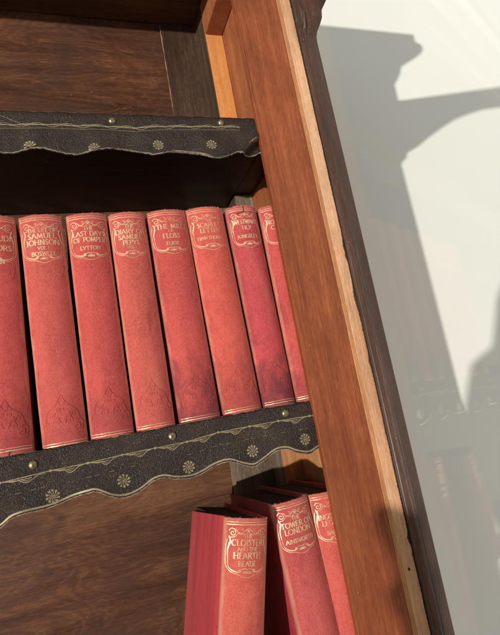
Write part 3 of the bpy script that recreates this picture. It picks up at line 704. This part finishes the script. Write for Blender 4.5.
    for k in range(70):
        x = fr_.uniform(-hw+0.0004, hw-0.0004); top_ = fr_.random() < 0.75
        z = h + 0.0001 if top_ else 0.0003; s_ = 1 if top_ else -1
        a = fr_.uniform(0.00012, 0.00035); b = fr_.uniform(0.0001, 0.0009)**1.0*(1.0 if noise.noise(Vector((x*260, seed, s_))) > -0.1 else 0.3)
        y = sp_y(x) + fr_.uniform(-0.0001, 0.0012)
        g.add([(x-a, y, z-s_*0.0007), (x+a, y, z-s_*0.0007), (x+fr_.uniform(-0.0005, 0.0005), y-0.0002, z+s_*b)], [(0, 1, 2)])
    g.build('frayed_cloth', M['pink_fray'], rt, fix=False)
    # --- blind (uncoloured) raised tooling under the cartouche and at the tail
    g = MB(); kw = dict(h=-0.00004, crown=0.00042)
    for s in (-1, 1):
        S = lambda pts: [(s*a, b) for a, b in pts]
        z0 = zb-0.0040; kw['crown'] = 0.00026
        ribbon(g, S(spiral(cw*0.62, z0-0.0040, 0.0030, 1.0, 1.2)), 0.00055, fm, **kw)
        ribbon(g, S(spiral(cw*0.30, z0-0.0085, 0.0022, 3.4, -1.1)), 0.0005, fm, **kw)
        ribbon(g, smooth_path(S([(cw*0.95, z0-0.0010), (cw*0.86, z0-0.0075), (cw*0.55, z0-0.0110), (cw*0.25, z0-0.0125), (0, z0-0.0165)]), 6), 0.0005, fm, **kw)
        ribbon(g, smooth_path(S([(0, z0-0.001), (cw*0.2, z0-0.003), (cw*0.12, z0-0.0058), (0, z0-0.0066)]), 5), 0.0005, fm, **kw)
        ribbon(g, smooth_path(S([(cw*0.98, z0+0.0002), (cw*0.80, z0-0.0018), (cw*0.50, z0-0.0004), (cw*0.24, z0-0.0016), (0, z0+0.0003)]), 6), 0.0005, fm, **kw)
        ribbon(g, S(spiral(cw*0.82, z0-0.0086, 0.0015, 0.2, 1.0, 12)), 0.0005, fm, **kw)
        ribbon(g, smooth_path(S([(cw*0.50, z0-0.0080), (cw*0.30, z0-0.0125), (cw*0.05, z0-0.0118), (cw*0.14, z0-0.0098)]), 6), 0.0005, fm, **kw)
        z1 = 0.0125; kw['crown'] = 0.00042
        ribbon(g, smooth_path(S([(cw*0.92, z1-0.0008), (cw*0.98, z1+0.0040), (cw*0.80, z1+0.0062), (cw*0.72, z1+0.0046)]), 6), 0.0005, fm, **kw)
        ribbon(g, smooth_path(S([(cw*0.10, z1+0.0045), (cw*0.24, z1+0.0095), (cw*0.44, z1+0.0078), (cw*0.36, z1+0.0118)]), 6), 0.0005, fm, **kw)
        ribbon(g, S(spiral(cw*0.66, z1+0.0012, 0.0031, 2.6, -1.25)), 0.00065, fm, **kw)
        ribbon(g, S(spiral(cw*0.30, z1+0.0060, 0.0026, -0.4, 1.2)), 0.0006, fm, **kw)
        ribbon(g, S(spiral(cw*0.58, z1+0.0100, 0.0018, 0.6, 1.1)), 0.0005, fm, **kw)
        ribbon(g, S(spiral(cw*0.20, z1+0.0135, 0.0018, 2.4, 1.1)), 0.0005, fm, **kw)
        ribbon(g, smooth_path(S([(cw*0.9, z1-0.0024), (cw*0.45, z1-0.0030), (cw*0.2, z1-0.0014), (0, z1-0.0030)]), 6), 0.0006, fm, **kw)
        ribbon(g, smooth_path(S([(0, z1+0.0235), (cw*0.16, z1+0.0195), (cw*0.10, z1+0.0170), (0, z1+0.0155)]), 6), 0.0005, fm, **kw)
        ribbon(g, smooth_path(S([(cw*0.86, z1+0.0060), (cw*0.70, z1+0.0130), (cw*0.34, z1+0.0165), (cw*0.12, z1+0.0205)]), 6), 0.0004, fm, **kw)
    for a in range(5): blob(g, 0.0016*math.cos(a*1.257+0.3), z1+0.0020+0.0016*math.sin(a*1.257+0.3), 0.0009, 0.0006, fm, h=-0.00004, ang=a*1.257+0.3, crown=0.00028)
    g.build('blind_tooling', cm, rt, smooth=True, fix=False)
    return rt, fm, hw

top_row = [  # x left at base, x right at base, x lean at the top, base z, top z, colour, label, lines
 (-0.0575,-0.0268, 0.0010, 0.0050, 0.1697, (0.46, 0.060, 0.052), 'red book cut off by the photo edge, left of the Samuel Johnson volume',
  [('UDI', 0.0190, 0.0036, 0.0118), ('ORS', 0.0262, 0.0036, 0.0118), ('AN', 0.0360, 0.0030, 0.0070)]),
 (-0.0223, 0.0073,-0.0017, 0.0030, 0.1693, (0.48, 0.078, 0.066), 'red book titled The Life of Samuel Johnson by Boswell',
  [('THE LIFE OF', 0.0134, 0.0025), ('SAMUEL', 0.0182, 0.0038), ('JOHNSON', 0.0232, 0.0038), ('VOL I', 0.0268, 0.0022), ('BOSWELL', 0.0312, 0.0028)]),
 ( 0.0085, 0.0380,-0.0003, 0.0042, 0.1694, (0.47, 0.066, 0.058), 'red book titled The Last Days of Pompeii by Lytton',
  [('THE', 0.0134, 0.0028), ('LAST DAYS', 0.0180, 0.0034), ('OF POMPEII', 0.0226, 0.0034), ('LYTTON', 0.0288, 0.0027)]),
 ( 0.0393, 0.0673,-0.0008, 0.0046, 0.1692, (0.49, 0.088, 0.070), 'red book titled The Diary of Samuel Pepys',
  [('THE', 0.0128, 0.0028), ('DIARY OF', 0.0174, 0.0035), ('SAMUEL', 0.0218, 0.0035), ('PEPYS', 0.0262, 0.0033), ('VOL I', 0.0294, 0.0020)]),
 ( 0.0700, 0.1010,-0.0019, 0.0050, 0.1703, (0.47, 0.066, 0.058), 'red book titled The Mill on the Floss by Eliot, stained low down',
  [('THE MILL', 0.0158, 0.0036), ('ON', 0.0188, 0.0020), ('FLOSS', 0.0236, 0.0036), ('ELIOT', 0.0294, 0.0027)]),
 ( 0.1030, 0.1340,-0.0040, 0.0058, 0.1717, (0.52, 0.080, 0.058), 'orange-red book titled The Scarlet Letter by Hawthorne',
  [('THE', 0.0128, 0.0022), ('SCARLET', 0.0172, 0.0034), ('LETTER', 0.0218, 0.0034), ('HAWTHORNE', 0.0276, 0.0025)]),
 ( 0.1351, 0.1621,-0.0028, 0.0066, 0.1718, (0.44, 0.050, 0.058), 'crimson book titled Westward Ho! by Kingsley, torn at the head of its spine',
  [('WESTWARD', 0.0160, 0.0036), ('HO!', 0.0210, 0.0034), ('KINGSLEY', 0.0282, 0.0028)]),
 ( 0.1629, 0.1835,-0.0012, 0.0066, 0.1714, (0.47, 0.068, 0.060), 'red book titled Robinson Crusoe, half hidden behind the wooden stile on the upper shelf',
  [('ROBINSON', 0.0165, 0.0034), ('CRUSOE', 0.0212, 0.0034), ('DEFOE', 0.0290, 0.0026)]),
]
for i, (xa, xb, lean, z0, z1, col, lab, lines) in enumerate(top_row):
    w = xb - xa - 0.0002
    if i == 7: w = 0.0295
    cx = xa + w/2
    rt, fm, hw = make_book(lab, w, z1-z0, lines, col, 1.3+i*2.1, (cx, 0.0048, z0+0.0001), tilt=lean/(z1-z0), soil=(0.45, 0.18, 0.35, 0.12, 0.80, 0.5, 0.95, 0.5)[i], rub=(0.3, 0.35, 0.45, 0.6, 0.7, 0.75, 0.3, 0.4)[i])
    if i == 6:      # the torn cloth at the head
        g = MB(); h = z1-z0
        ribbon(g, [(-0.0090, h-0.0070), (-0.004, h-0.0066), (0.0000, h-0.0058), (0.0004, h-0.0030), (0.0000, h-0.0005)], lambda s: 0.0007, fm, 0.0002)
        g.build('tear', M['hole'], rt, fix=False)
    if i in (1, 0):
        g = MB(); ribbon(g, [(0.0005, 0.0002), (0.0010, 0.0020), (0.0022, 0.0022)], 0.0006, fm, 0.0002)
        g.build('chip', M['hole'], rt, fix=False)
    if i == 4:      # dark handling stain
        g = MB()
        for k in range(7):
            blob(g, 0.0040+0.0006*math.sin(k*2), 0.034-0.0022*k, 0.0012+0.0008*math.sin(k), 0.0018, fm, 0.00006)

# lower shelf: tops level, the first one turned and leaning
H = 0.1665
def low_book(label, w, ztop, xl_top, y0, lean, yaw, col, seed, lines):
    # lean: rotation about the depth axis (positive = head to the right); place by the head's left corner
    rt, fm, hw = make_book(label, w, H, lines, col, seed, (0, 0, 0), tilt=lean, yaw=yaw)
    m = Matrix.Rotation(yaw, 3, 'Z') @ Matrix.Rotation(lean, 3, 'Y')
    rt.location = Vector((xl_top, y0, ztop)) - m @ Vector((-w/2, 0, H))
    rt.rotation_euler = (0, lean, yaw)
    return rt
rt, fm, hw = make_book('red book titled The Cloister and the Hearth, leaning with its cover showing, leftmost below', 0.0308, H,
  [('THE', 0.0126, 0.0026), ('CLOISTER', 0.0172, 0.0036), ('AND THE', 0.0206, 0.0024), ('HEARTH', 0.0252, 0.0036), ('READE', 0.0298, 0.0030)], (0.52, 0.095, 0.066), 21.0, (0, 0, 0), sag=0.068)
lean_m = Matrix.Rotation(R(13.0), 3, 'Y')
rt.rotation_euler = lean_m.to_euler(); rt.location = Vector((0.0885, -0.010, -0.0600)) - lean_m @ Vector((-0.0308/2, 0, H))
low_book('red book titled The Tower of London by Ainsworth, upright on the lower shelf', 0.0305, -0.0618, 0.1262, 0.0040, R(-3.2), 0.0, (0.43, 0.070, 0.064), 27.0,
  [('THE', 0.0132, 0.0026), ('TOWER OF', 0.0180, 0.0036), ('LONDON', 0.0226, 0.0036), ('AINSWORTH', 0.0288, 0.0027)])
low_book('red book titled Ingoldsby Legends, half hidden behind the wooden stile on the lower shelf', 0.0300, -0.0612, 0.1576, 0.0055, R(-0.6), 0.0, (0.50, 0.085, 0.068), 33.0,
  [('INGOLDSBY', 0.0190, 0.0034), ('LEGENDS', 0.0236, 0.0034), ('BARHAM', 0.0300, 0.0026)])

# ------------------------------------------------------------------ unseen cut-out added behind the camera to throw the shadow low on the wall
DY = 0.42
sil = [(0.2395, -0.0875), (0.2138, -0.086), (0.2074, -0.08), (0.2002, -0.0785), (0.1935, -0.0845), (0.1925, -0.092), (0.1934, -0.0982), (0.1974, -0.1099), (0.201, -0.121), (0.201, -0.1315), (0.192, -0.1365), (0.1911, -0.1466), (0.1969, -0.1604), (0.1987, -0.1756), (0.2, -0.25), (0.2, -0.5), (0.2328, -0.5), (0.2328, -0.32), (0.2353, -0.26), (0.2386, -0.222), (0.2448, -0.255), (0.2488, -0.31), (0.2808, -0.5), (0.6008, -0.5), (0.6008, 0.16), (0.4308, 0.15), (0.3731, 0.0949), (0.3607, 0.0782), (0.3428, 0.04), (0.3258, 0.0048), (0.2952, -0.0088), (0.2759, -0.0178), (0.2558, -0.055)]
ch = MB()
kx = DY*KAZ; kz = DY*1.414*RISE
ch.prism(sil, lambda x, z: (x-kx, -0.02-DY, z-kz), lambda x, z: (x-kx-0.018, -0.02-DY-0.012, z-kz))
o = ch.build('shadow_cutout', M['door'], None)
tag(o, 'unseen cut-out added to cast the shadow low on the white wall', 'chair')
